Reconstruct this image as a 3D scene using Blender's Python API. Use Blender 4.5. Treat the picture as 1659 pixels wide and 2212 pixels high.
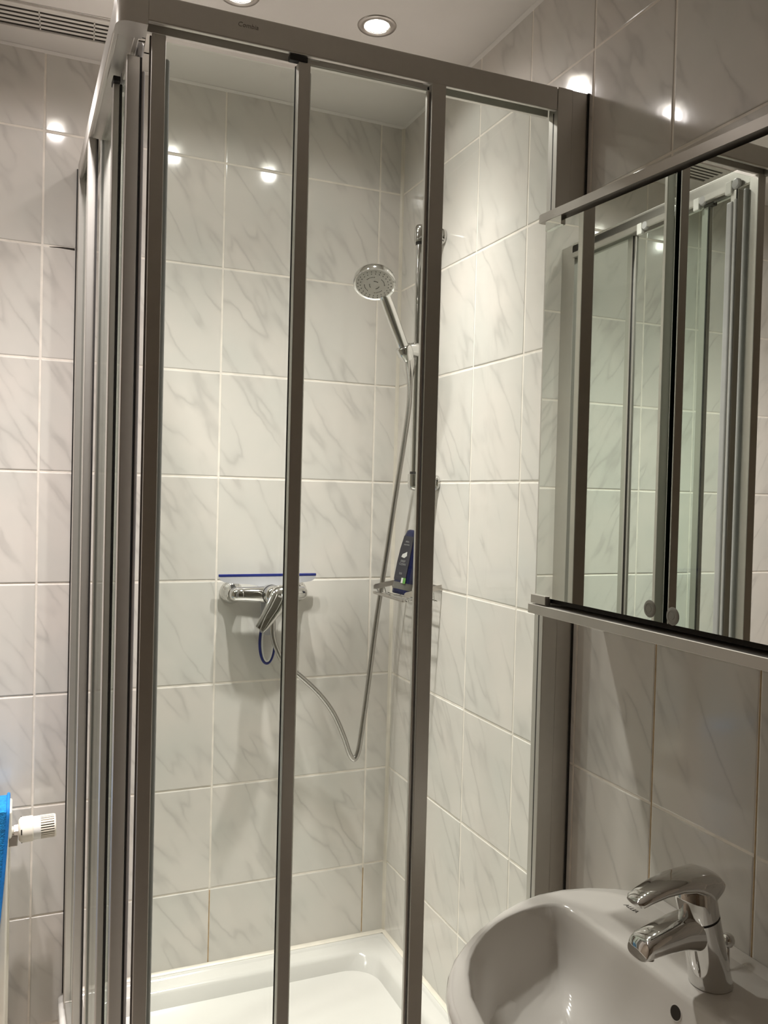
import bpy, bmesh, math, random
from mathutils import Vector, Matrix

# ------------------------------------------------------------------ reset
for o in list(bpy.data.objects):
    bpy.data.objects.remove(o, do_unlink=True)
SC = bpy.context.scene
COL = SC.collection
random.seed(7)
Z0 = 1.45            # floor lies at -Z0 in the survey frame used for the numbers below
PI = math.pi

# ------------------------------------------------------------------ camera
YAW, PITCH, ROLL = 0.405190, -0.019630, 0.025760
FPX = 1827.26
cam = bpy.data.cameras.new('camera')
camo = bpy.data.objects.new('camera', cam)
COL.objects.link(camo)
fw = Vector((math.sin(YAW)*math.cos(PITCH), math.cos(YAW)*math.cos(PITCH), math.sin(PITCH)))
rt = Vector((math.cos(YAW), -math.sin(YAW), 0))
up = rt.cross(fw)
r2 = rt*math.cos(ROLL) + up*math.sin(ROLL)
u2 = -rt*math.sin(ROLL) + up*math.cos(ROLL)
mw = Matrix((r2, u2, -fw)).transposed().to_4x4()
mw.translation = Vector((-0.91051, -2.05118, -0.03427 + Z0))
camo.matrix_world = mw
cam.sensor_width = 36.0
cam.lens = FPX/2212*36.0
cam.clip_start = 0.02
SC.camera = camo

# ------------------------------------------------------------------ world, exposure
w = bpy.data.worlds.new('world')
SC.world = w
w.use_nodes = True
w.node_tree.nodes['Background'].inputs[0].default_value = (1.0, 0.9, 0.78, 1)
w.node_tree.nodes['Background'].inputs[1].default_value = 0.02
SC.view_settings.view_transform = 'Standard'
SC.view_settings.look = 'None'
SC.view_settings.gamma = 1
SC.view_settings.use_curve_mapping = False
SC.view_settings.exposure = 0.0
LAMP_W = 92.0        # each recessed spot
LAMP_COL = (1.0, 0.93, 0.90)
LENS_EMIT = 14.0
BEAM_POW, BEAM_SPILL, BEAM_CORE = 9.5, 0.017, 0.36

# ------------------------------------------------------------------ helpers
ORG = {}

def finish(o, label=None, cat=None, group=None, kind=None):
    if label: o['label'] = label
    if cat: o['category'] = cat
    if group: o['group'] = group
    if kind: o['kind'] = kind
    return o

def thing(name, label, cat, loc=(0, 0, 0), group=None):
    o = bpy.data.objects.new(name, None)
    o.empty_display_size = 0.05
    COL.objects.link(o)
    L = Vector((loc[0], loc[1], loc[2] + Z0))
    o.location = L
    ORG[o.name] = L
    return finish(o, label, cat, group)

class MB:
    def __init__(s):
        s.bm = bmesh.new(); s.curved = False
    def box(s, a, b, bev=0.0, seg=2, mat=0):
        a, b = Vector(a), Vector(b)
        lo = Vector((min(a[i], b[i]) for i in range(3)))
        hi = Vector((max(a[i], b[i]) for i in range(3)))
        vs = [s.bm.verts.new((x, y, z)) for x in (lo.x, hi.x) for y in (lo.y, hi.y) for z in (lo.z, hi.z)]
        fi = [(0, 1, 3, 2), (4, 6, 7, 5), (0, 4, 5, 1), (2, 3, 7, 6), (0, 2, 6, 4), (1, 5, 7, 3)]
        fs = [s.bm.faces.new([vs[i] for i in f]) for f in fi]
        for f in fs: f.material_index = mat
        if bev > 0:
            es = set(e for f in fs for e in f.edges)
            bmesh.ops.bevel(s.bm, geom=list(es), offset=bev, segments=seg, profile=0.5, affect='EDGES')
        return s
    def pbox(s, P, a, b, bev=0.0, seg=2):
        """box given in a local (s,t,z) frame, P maps it to the room"""
        t = MB().box(a, b, bev, seg)
        vm = {}
        for v in t.bm.verts: vm[v] = s.bm.verts.new(P(v.co))
        for f in t.bm.faces: s.bm.faces.new([vm[v] for v in f.verts])
        t.bm.free()
        return s
    def rings(s, rs, cap0=True, cap1=True, closed=True):
        s.curved = True
        L = [[s.bm.verts.new(p) for p in r] for r in rs]
        n = len(L[0])
        for a, b in zip(L[:-1], L[1:]):
            for i in range(n if closed else n-1):
                j = (i+1) % n
                s.bm.faces.new((a[i], a[j], b[j], b[i]))
        if cap0: s.bm.faces.new(L[0][::-1])
        if cap1: s.bm.faces.new(L[-1])
        return s
    def lathe(s, prof, o, axis=(0, 0, 1), n=24, cap=True):
        """prof: (radius, height) pairs"""
        o = Vector(o); ax = Vector(axis).normalized()
        e1 = ax.orthogonal().normalized(); e2 = ax.cross(e1)
        rs = []
        for r, h in prof:
            r = max(r, 1e-5)
            rs.append([o + ax*h + (e1*math.cos(2*PI*i/n) + e2*math.sin(2*PI*i/n))*r for i in range(n)])
        return s.rings(rs, cap, cap)
    def tube(s, pts, r, n=10, cap=True):
        pts = [Vector(p) for p in pts]
        rs = []
        t0 = (pts[1]-pts[0]).normalized()
        e1 = t0.orthogonal().normalized()
        for i, p in enumerate(pts):
            t = (pts[min(i+1, len(pts)-1)] - pts[max(i-1, 0)]).normalized()
            e1 = (e1 - t*e1.dot(t)).normalized()
            e2 = t.cross(e1)
            rr = r[i] if isinstance(r, (list, tuple)) else r
            rs.append([p + (e1*math.cos(2*PI*k/n) + e2*math.sin(2*PI*k/n))*rr for k in range(n)])
        return s.rings(rs, cap, cap)
    def loft(s, secs, n=24, pw=2.0):
        """secs: (centre, right, up, half width, half height[, power])"""
        rs = []
        for c in secs:
            ctr, R, U, hw, hh = Vector(c[0]), Vector(c[1]).normalized(), Vector(c[2]).normalized(), c[3], c[4]
            p = c[5] if len(c) > 5 else pw
            ring = []
            for k in range(n):
                a = 2*PI*k/n
                ca, sa = math.cos(a), math.sin(a)
                ring.append(ctr + R*hw*math.copysign(abs(ca)**(2/p), ca) + U*hh*math.copysign(abs(sa)**(2/p), sa))
            rs.append(ring)
        return s.rings(rs)
    def poly(s, pts, ext):
        """flat polygon thickened along ext"""
        ext = Vector(ext)
        a = [Vector(p) for p in pts]
        return s.rings([a, [p+ext for p in a]])
    def build(s, name, mat, parent=None, loc=None, angle=40, smooth=True, **kw):
        me = bpy.data.meshes.new(name)
        bmesh.ops.recalc_face_normals(s.bm, faces=s.bm.faces)
        off = Vector((0, 0, 0))
        if parent is not None: off = ORG[parent.name]
        elif loc is not None: off = Vector((loc[0], loc[1], loc[2]+Z0))
        for v in s.bm.verts: v.co = v.co + Vector((0, 0, Z0)) - off
        s.bm.to_mesh(me); s.bm.free()
        for m in (mat if isinstance(mat, (list, tuple)) else [mat]): me.materials.append(m)
        if smooth:
            me.shade_smooth()
            me.set_sharp_from_angle(angle=math.radians(angle if s.curved else 14))   # bevelled boxes keep flat faces
        o = bpy.data.objects.new(name, me)
        COL.objects.link(o)
        if parent is not None: o.parent = parent
        else: o.location = off
        ORG[o.name] = off
        return finish(o, **kw)

def text_part(name, txt, size, loc, R, U, mat, parent, depth=0.0002, label=None, shear=0.0, sx=1.0):
    cu = bpy.data.curves.new(name, 'FONT')
    cu.body = txt; cu.size = size; cu.align_x = 'CENTER'; cu.align_y = 'CENTER'
    cu.extrude = depth; cu.shear = shear
    cu.resolution_u = 3
    t = bpy.data.objects.new(name, cu)
    COL.objects.link(t)
    me = bpy.data.meshes.new_from_object(t.evaluated_get(bpy.context.evaluated_depsgraph_get()))
    bpy.data.objects.remove(t, do_unlink=True)
    R = Vector(R).normalized(); U = Vector(U); U = (U - R*U.dot(R)).normalized(); N = R.cross(U)
    L = Vector((loc[0], loc[1], loc[2]+Z0)) - ORG[parent.name]
    for v in me.vertices:
        v.co = L + R*(v.co.x*sx) + U*v.co.y + N*v.co.z
    me.materials.clear(); me.materials.append(mat)
    me.name = name
    o = bpy.data.objects.new(name, me)
    COL.objects.link(o); o.parent = parent
    ORG[o.name] = ORG[parent.name]
    return finish(o, label=label)

# ------------------------------------------------------------------ materials
def newmat(name):
    m = bpy.data.materials.new(name); m.use_nodes = True
    nt = m.node_tree
    return m, nt, nt.nodes['Principled BSDF']

def plain(name, col, rough=0.5, metal=0.0, spec=0.5, noise=0.0, nscale=20, bump=0.0, bscale=200, coat=0.0):
    m, nt, b = newmat(name)
    b.inputs['Base Color'].default_value = (*col, 1)
    b.inputs['Roughness'].default_value = rough
    b.inputs['Metallic'].default_value = metal
    b.inputs['Specular IOR Level'].default_value = spec
    b.inputs['Coat Weight'].default_value = coat
    N = nt.nodes; Lk = nt.links
    tc = N.new('ShaderNodeTexCoord')
    if noise > 0:
        n = N.new('ShaderNodeTexNoise'); n.inputs['Scale'].default_value = nscale; n.inputs['Detail'].default_value = 4
        Lk.new(tc.outputs['Object'], n.inputs['Vector'])
        r = N.new('ShaderNodeValToRGB')
        r.color_ramp.elements[0].position = 0.3; r.color_ramp.elements[1].position = 0.7
        r.color_ramp.elements[0].color = (*[c*(1-noise) for c in col], 1)
        r.color_ramp.elements[1].color = (*[min(1, c*(1+noise)) for c in col], 1)
        Lk.new(n.outputs['Fac'], r.inputs['Fac']); Lk.new(r.outputs['Color'], b.inputs['Base Color'])
    if bump > 0:
        n = N.new('ShaderNodeTexNoise'); n.inputs['Scale'].default_value = bscale; n.inputs['Detail'].default_value = 3
        Lk.new(tc.outputs['Object'], n.inputs['Vector'])
        bp = N.new('ShaderNodeBump'); bp.inputs['Strength'].default_value = bump; bp.inputs['Distance'].default_value = 0.002
        Lk.new(n.outputs['Fac'], bp.inputs['Height']); Lk.new(bp.outputs['Normal'], b.inputs['Normal'])
    return m

def tile_material():
    m, nt, b = newmat('marbled_glazed_tile')
    N = nt.nodes; Lk = nt.links
    tc = N.new('ShaderNodeTexCoord'); oi = N.new('ShaderNodeObjectInfo')
    mul = N.new('ShaderNodeMath'); mul.operation = 'MULTIPLY'; mul.inputs[1].default_value = 37.0
    Lk.new(oi.outputs['Random'], mul.inputs[0])
    comb = N.new('ShaderNodeCombineXYZ')
    Lk.new(mul.outputs[0], comb.inputs[0]); Lk.new(mul.outputs[0], comb.inputs[1]); Lk.new(mul.outputs[0], comb.inputs[2])
    add = N.new('ShaderNodeVectorMath'); add.operation = 'ADD'
    Lk.new(tc.outputs['Object'], add.inputs[0]); Lk.new(comb.outputs[0], add.inputs[1])
    # warp
    wn = N.new('ShaderNodeTexNoise'); wn.inputs['Scale'].default_value = 14; wn.inputs['Detail'].default_value = 5
    wn.inputs['Roughness'].default_value = 0.6
    Lk.new(add.outputs[0], wn.inputs['Vector'])
    sub = N.new('ShaderNodeVectorMath'); sub.operation = 'SUBTRACT'; sub.inputs[1].default_value = (.5, .5, .5)
    Lk.new(wn.outputs['Color'], sub.inputs[0])
    sc = N.new('ShaderNodeVectorMath'); sc.operation = 'SCALE'; sc.inputs['Scale'].default_value = 0.022
    Lk.new(sub.outputs[0], sc.inputs[0])
    add2 = N.new('ShaderNodeVectorMath'); add2.operation = 'ADD'
    Lk.new(add.outputs[0], add2.inputs[0]); Lk.new(sc.outputs[0], add2.inputs[1])
    # printed veins run from upper left to lower right: stretch the pattern along that direction
    def dot(v):
        q = N.new('ShaderNodeVectorMath'); q.operation = 'DOT_PRODUCT'; q.inputs[1].default_value = v
        Lk.new(add2.outputs[0], q.inputs[0]); return q.outputs['Value']
    mp = N.new('ShaderNodeCombineXYZ')
    Lk.new(dot((0.55*3.6, 0.0, -0.835*3.6)), mp.inputs[0]); Lk.new(dot((0.0, 3.0, 0.0)), mp.inputs[1]); Lk.new(dot((0.835*17.0, 0.0, 0.55*17.0)), mp.inputs[2])
    vn = N.new('ShaderNodeTexNoise'); vn.inputs['Scale'].default_value = 1.0; vn.inputs['Detail'].default_value = 1.6
    vn.inputs['Roughness'].default_value = 0.5
    Lk.new(mp.outputs[0], vn.inputs['Vector'])
    d = N.new('ShaderNodeMath'); d.operation = 'SUBTRACT'; d.inputs[1].default_value = 0.5
    Lk.new(vn.outputs['Fac'], d.inputs[0])
    # sharp on one side, fading on the other: that is how the printed veins look
    vr = N.new('ShaderNodeValToRGB'); e = vr.color_ramp.elements
    e[0].position = 0.0; e[0].color = (0, 0, 0, 1)
    e[1].position = 1.0; e[1].color = (0, 0, 0, 1)
    for p, c in ((0.420, 0.0), (0.470, 0.30), (0.497, 0.85), (0.503, 0.85), (0.530, 0.22), (0.57, 0.0)):
        k = e.new(p); k.color = (c, c, c, 1)
    sh = N.new('ShaderNodeMath'); sh.operation = 'ADD'; sh.inputs[1].default_value = 0.5
    Lk.new(d.outputs[0], sh.inputs[0]); Lk.new(sh.outputs[0], vr.inputs['Fac'])
    mk = N.new('ShaderNodeTexNoise'); mk.inputs['Scale'].default_value = 9; mk.inputs['Detail'].default_value = 2
    Lk.new(add.outputs[0], mk.inputs['Vector'])
    mr = N.new('ShaderNodeValToRGB'); mr.color_ramp.elements[0].position = 0.36; mr.color_ramp.elements[1].position = 0.58
    Lk.new(mk.outputs['Fac'], mr.inputs['Fac'])
    mm = N.new('ShaderNodeMath'); mm.operation = 'MULTIPLY'
    Lk.new(vr.outputs['Color'], mm.inputs[0]); Lk.new(mr.outputs['Color'], mm.inputs[1])
    mm2 = N.new('ShaderNodeMath'); mm2.operation = 'MULTIPLY'; mm2.inputs[1].default_value = 0.50
    Lk.new(mm.outputs[0], mm2.inputs[0])
    # ground tone: slightly rosy / greenish clouds
    cl = N.new('ShaderNodeTexNoise'); cl.inputs['Scale'].default_value = 6; cl.inputs['Detail'].default_value = 3
    Lk.new(add2.outputs[0], cl.inputs['Vector'])
    cr = N.new('ShaderNodeValToRGB'); ce = cr.color_ramp.elements
    ce[0].position = 0.30; ce[0].color = (0.660, 0.645, 0.602, 1)
    ce[1].position = 0.70; ce[1].color = (0.735, 0.690, 0.640, 1)
    Lk.new(cl.outputs['Fac'], cr.inputs['Fac'])
    mx = N.new('ShaderNodeMix'); mx.data_type = 'RGBA'
    mx.inputs[7].default_value = (0.42, 0.40, 0.375, 1)
    Lk.new(mm2.outputs[0], mx.inputs[0]); Lk.new(cr.outputs['Color'], mx.inputs[6])
    Lk.new(mx.outputs[2], b.inputs['Base Color'])
    b.inputs['Roughness'].default_value = 0.095
    b.inputs['Specular IOR Level'].default_value = 0.5
    # faint waviness of the glaze
    gn = N.new('ShaderNodeTexNoise'); gn.inputs['Scale'].default_value = 30; gn.inputs['Detail'].default_value = 2
    Lk.new(add.outputs[0], gn.inputs['Vector'])
    bp = N.new('ShaderNodeBump'); bp.inputs['Strength'].default_value = 0.10; bp.inputs['Distance'].default_value = 0.0012
    Lk.new(gn.outputs['Fac'], bp.inputs['Height']); Lk.new(bp.outputs['Normal'], b.inputs['Normal'])
    return m

def glass_material(name, tint=(0.945, 0.975, 0.955)):
    m = bpy.data.materials.new(name); m.use_nodes = True
    nt = m.node_tree; N = nt.nodes; Lk = nt.links
    N.remove(N['Principled BSDF'])
    out = N['Material Output']
    tr = N.new('ShaderNodeBsdfTransparent'); tr.inputs[0].default_value = (*tint, 1)
    gl = N.new('ShaderNodeBsdfGlossy'); gl.inputs['Roughness'].default_value = 0.015
    gl.inputs[0].default_value = (0.95, 0.97, 0.95, 1)
    lw = N.new('ShaderNodeLayerWeight'); lw.inputs['Blend'].default_value = 0.5
    pw = N.new('ShaderNodeMath'); pw.operation = 'POWER'; pw.inputs[1].default_value = 5
    Lk.new(lw.outputs['Facing'], pw.inputs[0])
    ma = N.new('ShaderNodeMath'); ma.operation = 'MULTIPLY_ADD'; ma.inputs[1].default_value = 0.92; ma.inputs[2].default_value = 0.028
    Lk.new(pw.outputs[0], ma.inputs[0])
    mx = N.new('ShaderNodeMixShader')
    Lk.new(ma.outputs[0], mx.inputs[0]); Lk.new(tr.outputs[0], mx.inputs[1]); Lk.new(gl.outputs[0], mx.inputs[2])
    Lk.new(mx.outputs[0], out.inputs['Surface'])
    return m

def emission(name, col, s):
    m = bpy.data.materials.new(name); m.use_nodes = True
    nt = m.node_tree; nt.nodes.remove(nt.nodes['Principled BSDF'])
    e = nt.nodes.new('ShaderNodeEmission'); e.inputs[0].default_value = (*col, 1); e.inputs[1].default_value = s
    nt.links.new(e.outputs[0], nt.nodes['Material Output'].inputs['Surface'])
    return m

def frosted(name, col, alpha):
    m, nt, b = newmat(name)
    b.inputs['Base Color'].default_value = (*col, 1); b.inputs['Roughness'].default_value = 0.3
    b.inputs['Alpha'].default_value = alpha
    return m

def ribbed_metal(name):
    m, nt, b = newmat(name)
    N = nt.nodes; Lk = nt.links
    b.inputs['Metallic'].default_value = 1; b.inputs['Roughness'].default_value = 0.22
    b.inputs['Base Color'].default_value = (0.50, 0.485, 0.465, 1)
    tc = N.new('ShaderNodeTexCoord')
    wv = N.new('ShaderNodeTexWave'); wv.bands_direction = 'Z'; wv.inputs['Scale'].default_value = 110; wv.inputs['Distortion'].default_value = 0
    Lk.new(tc.outputs['Object'], wv.inputs['Vector'])
    bp = N.new('ShaderNodeBump'); bp.inputs['Strength'].default_value = 0.16; bp.inputs['Distance'].default_value = 0.001
    Lk.new(wv.outputs['Fac'], bp.inputs['Height']); Lk.new(bp.outputs['Normal'], b.inputs['Normal'])
    return m

M = {}
M['tile'] = tile_material()
M['grout'] = plain('pale_grout', (0.86, 0.80, 0.72), 0.75, noise=0.10, nscale=30, bump=0.2, bscale=400)
M['silicone'] = plain('white_silicone', (0.72, 0.67, 0.58), 0.35, noise=0.06, nscale=25)
M['plaster'] = plain('ceiling_paint', (0.74, 0.71, 0.67), 0.6, noise=0.02, nscale=8, bump=0.05, bscale=300)
M['ventwhite'] = plain('vent_paint', (0.72, 0.69, 0.64), 0.45, noise=0.03, nscale=30)
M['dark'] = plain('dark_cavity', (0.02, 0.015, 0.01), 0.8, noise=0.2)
M['rearwall'] = plain('rear_wall_tile', (0.36, 0.30, 0.235), 0.55, noise=0.10, nscale=3)
M['wood'] = plain('brown_door_wood', (0.20, 0.14, 0.09), 0.5, noise=0.25, nscale=6)
M['floor'] = plain('grey_floor_tile', (0.50, 0.46, 0.41), 0.4, noise=0.12, nscale=12)
M['alu'] = plain('satin_aluminium', (0.60, 0.58, 0.545), 0.43, metal=0.90, noise=0.015, nscale=60)
M['cabalu'] = plain('cabinet_aluminium', (0.56, 0.53, 0.49), 0.5, metal=0.75, noise=0.015, nscale=60)
M['chrome'] = plain('polished_chrome', (0.66, 0.655, 0.64), 0.05, metal=1.0, noise=0.03, nscale=14)
M['nickel'] = plain('brushed_nickel', (0.52, 0.49, 0.46), 0.3, metal=1.0, noise=0.08, nscale=40)
M['rubber'] = plain('black_rubber_and_shade', (0.012, 0.010, 0.009), 0.55, noise=0.2)
M['seal'] = plain('grey_seal', (0.44, 0.43, 0.435), 0.4, noise=0.05)
M['sealdark'] = plain('brown_grey_seal', (0.15, 0.135, 0.12), 0.4, noise=0.05)
M['glass'] = glass_material('clear_shower_glass')
M['mirror'] = plain('mirror_silver', (0.84, 0.865, 0.83), 0.006, metal=1.0)
M['glassedge'] = plain('green_glass_edge', (0.02, 0.045, 0.03), 0.15, noise=0.2)
M['ceramic'] = plain('sanitary_ceramic', (0.72, 0.685, 0.64), 0.10, noise=0.015, nscale=6, coat=0.3)
M['acrylic'] = plain('white_acrylic', (0.60, 0.585, 0.55), 0.14, noise=0.01, nscale=6, coat=0.2)
M['plastic'] = plain('cream_plastic', (0.80, 0.75, 0.66), 0.35, noise=0.02)
M['lacquer'] = plain('radiator_lacquer', (0.82, 0.78, 0.69), 0.3, noise=0.02)
M['whiteplastic'] = plain('white_plastic', (0.75, 0.74, 0.71), 0.35, noise=0.02)
M['navy'] = plain('navy_plastic', (0.010, 0.014, 0.062), 0.22, noise=0.1, nscale=12)
M['label'] = plain('charcoal_label', (0.035, 0.034, 0.045), 0.4, noise=0.12, nscale=60)
M['silverband'] = plain('grey_bottle_band', (0.19, 0.185, 0.17), 0.3, metal=0.5, noise=0.05)
M['green'] = plain('green_sticker', (0.12, 0.33, 0.06), 0.5, noise=0.1)
M['white'] = plain('white_print', (0.72, 0.72, 0.70), 0.5, noise=0.03)
M['greyprint'] = plain('grey_print', (0.40, 0.40, 0.40), 0.5, noise=0.03)
M['blue'] = plain('blue_plastic', (0.012, 0.022, 0.16), 0.35, noise=0.1)
M['frost'] = plain('milky_plastic', (0.44, 0.44, 0.46), 0.3, noise=0.03)
M['darkprint'] = plain('dark_print', (0.05, 0.045, 0.035), 0.5, noise=0.1)
M['logoprint'] = plain('faint_grey_print', (0.26, 0.24, 0.22), 0.45, metal=0.6, noise=0.05)
M['nozzle'] = plain('nozzle_rubber', (0.20, 0.19, 0.18), 0.6, noise=0.1)
M['sprayface'] = plain('spray_face_plastic', (0.52, 0.50, 0.46), 0.3, noise=0.03)
M['hose'] = ribbed_metal('ribbed_metal_hose')
M['towel'] = plain('turquoise_terry', (0.008, 0.21, 0.52), 0.95, noise=0.35, nscale=180, bump=1.0, bscale=420)
M['towelhem'] = plain('turquoise_hem', (0.005, 0.18, 0.55), 0.8, noise=0.1, nscale=200)
M['lens'] = emission('lamp_lens_glow', (1.0, 0.93, 0.80), LENS_EMIT)
M['pad'] = frosted('frosted_pad', (0.36, 0.35, 0.31), 0.72)
M['brown'] = plain('brown_stain_grout', (0.40, 0.27, 0.13), 0.7, noise=0.2, nscale=60)

# ------------------------------------------------------------------ room shell
CEIL = 0.933
XL, YR = -1.95, -2.95
TW, TH, GR = 0.20295, 0.2525, 0.0040
wall_back = MB().box((XL-.1, 0.0009, -Z0), (0.1, 0.1, CEIL+.12)).build('wall_back', M['grout'], loc=(0, 0, 0), kind='structure', smooth=False)
wall_right = MB().box((0.0009, YR-.1, -Z0), (0.1, 0.0009, CEIL+.12)).build('wall_right', M['grout'], loc=(0, 0, 0), kind='structure', smooth=False)
MB().box((XL-.1, YR-.1, -Z0), (XL, 0.0018, CEIL+.12)).build('wall_left', M['rearwall'], loc=(0, 0, 0), kind='structure', smooth=False)
MB().box((XL, YR-.1, -Z0), (0.0018, YR, CEIL+.12)).build('wall_rear', M['rearwall'], loc=(0, 0, 0), kind='structure', smooth=False)
MB().box((XL-.1, YR-.1, -Z0-.08), (0.1, 0.1, -Z0)).build('floor', M['floor'], loc=(0, 0, -Z0), kind='structure', smooth=False)
# ceiling in two boards with a thin open joint, the narrow board beside the back wall holds the fan grille
def seam(x): return -0.1855 - 0.0745*(x+0.95)
ceil_bm = MB()
ceil_bm.poly([(XL, YR, CEIL), (0.0018, YR, CEIL), (0.0018, seam(0.0), CEIL), (XL, seam(XL), CEIL)], (0, 0, .02))
ceil_bm.box((XL-.1, YR-.1, CEIL+.02), (0.1, 0.1, CEIL+.1))
ceiling = ceil_bm.build('ceiling', M['plaster'], loc=(0, 0, CEIL), kind='structure', smooth=False)
MB().poly([(XL, seam(XL)+.0022, CEIL), (0.0018, seam(0.0)+.0022, CEIL), (0.0018, 0.0018, CEIL), (XL, 0.0018, CEIL)], (0, 0, .02)).build(
    'ceiling_board', M['plaster'], ceiling, smooth=False)
dr = MB().box((-1.75, YR, -Z0), (-0.85, YR+.04, 0.60), 0.004).build('door_1', M['wood'], loc=(-1.3, YR, -Z0), kind='structure')
MB().lathe([(.011, 0), (.011, .05)], (-0.95, YR+.04, -0.4), (0, 1, 0), 12).box((-1.07, YR+.08, -0.412), (-0.94, YR+.098, -0.388), .006).build('door_handle', M['nickel'], dr)

# tiles: every one an object, children of their wall
def tile_mesh(wd, ht, key):
    bm = bmesh.new()
    c = 0.0014
    def ring(x, z, y): return [bm.verts.new(p) for p in ((-x, y, -z), (x, y, -z), (x, y, z), (-x, y, z))]
    a = ring(wd/2, ht/2, 0.004); b = ring(wd/2, ht/2, 0.0012); e = ring(wd/2-c*.45, ht/2-c*.45, 0.00035); f = ring(wd/2-c*1.6, ht/2-c*1.6, 0)
    for p, q in ((a, b), (b, e), (e, f)):
        for i in range(4):
            bm.faces.new((p[i], p[(i+1) % 4], q[(i+1) % 4], q[i]))
    bm.faces.new(f)
    bmesh.ops.recalc_face_normals(bm, faces=bm.faces)
    me = bpy.data.meshes.new('tile')
    bm.to_mesh(me); bm.free()
    me.materials.append(M['tile'])
    return me
TM = {}
def put_tile(parent, x0, x1, z0, z1, side):
    wd, ht = x1-x0-GR, z1-z0-GR
    if wd < .006 or ht < .006: return
    k = (round(wd, 4), round(ht, 4))
    if k not in TM: TM[k] = tile_mesh(wd, ht, k)
    o = bpy.data.objects.new('tile', TM[k])
    COL.objects.link(o); o.parent = parent
    L = ORG[parent.name]
    cx, cz = (x0+x1)/2, (z0+z1)/2 + Z0
    j = 0.0016
    tx, tz = random.uniform(-j, j), random.uniform(-j, j)
    if side == 'back':
        o.location = Vector((cx, random.uniform(-.0002, .0003), cz)) - L
        o.rotation_euler = (tx, 0, tz)
    else:
        o.location = Vector((random.uniform(-.0002, .0003), -cx, cz)) - L
        o.rotation_euler = (tx, 0, -PI/2 + tz)
zl = [-(r-4)*TH for r in range(0, 10)]          # joint heights, row 0 the highest
zl = [CEIL] + zl[1:] + [-Z0]
xb = [0.0] + [-(0.0649 + k*TW) for k in range(0, 10)]
for i in range(len(xb)-1):
    for j in range(len(zl)-1):
        if j >= 8 and -0.80 < (xb[i]+xb[i+1])/2 < -0.02 and zl[j] < -1.22: continue   # behind the shower tray
        put_tile(wall_back, xb[i+1], xb[i], zl[j+1], zl[j], 'back')
yr = [k*TW for k in range(0, 9)]
for i in range(len(yr)-1):
    for j in range(len(zl)-1):
        if zl[j] < -1.22 and yr[i] < 0.75: continue
        if yr[i] > 1.0 and zl[j] < -0.85: continue                                     # below the basin, out of sight
        put_tile(wall_right, yr[i], yr[i+1], zl[j+1], zl[j], 'right')
# an open joint and a few brown-stained joints
MB().poly([(-0.862, -0.0003, 0.5030), (-0.838, -0.0003, 0.5034), (-0.8085, -0.0003, 0.5018), (-0.8085, -0.0003, 0.5062), (-0.835, -0.0003, 0.5058)], (0, .002, 0)).build(
    'open_joint', M['dark'], wall_back, label='black gap where the grout has fallen out', smooth=False)
for (x, za, zb) in ((-(0.0649+2*TW), -1.196, -1.014), (-0.0649, -1.19, -1.02)):
    MB().box((x-.0011, 0.0004, za), (x+.0011, .003, zb)).build('stained_joint', M['brown'], wall_back, label='brown-stained joint', smooth=False)
for (y, za, zb) in ((-5*TW, -0.756, -0.02), (-6*TW, -0.95, -0.2)):
    MB().box((0.0006, y-.001, za), (.003, y+.001, zb)).build('stained_joint', M['brown'], wall_right, label='brown-stained joint', smooth=False)

# silicone beads
MB().rings([[(0.0, -.0075, z), (-.0022, -.0022, z), (-.0075, 0.0, z), (.001, .001, z)] for z in (-1.2, CEIL)]).build('trim_1', M['silicone'], loc=(0, 0, 0), kind='structure')
MB().rings([[(x, 0.001, CEIL-.006), (x, -.002, CEIL-.0035), (x, -.007, CEIL-.0006), (x, .001, CEIL+.001)] for x in (-1.08, 0)]).build('trim_2', M['plaster'], loc=(0, 0, CEIL), kind='structure')
MB().rings([[(0.001, y, CEIL-.006), (-.002, y, CEIL-.0035), (-.007, y, CEIL-.0006), (.001, y, CEIL+.001)] for y in (-1.62, 0)]).build('trim_3', M['plaster'], loc=(0, 0, CEIL), kind='structure')

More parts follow.
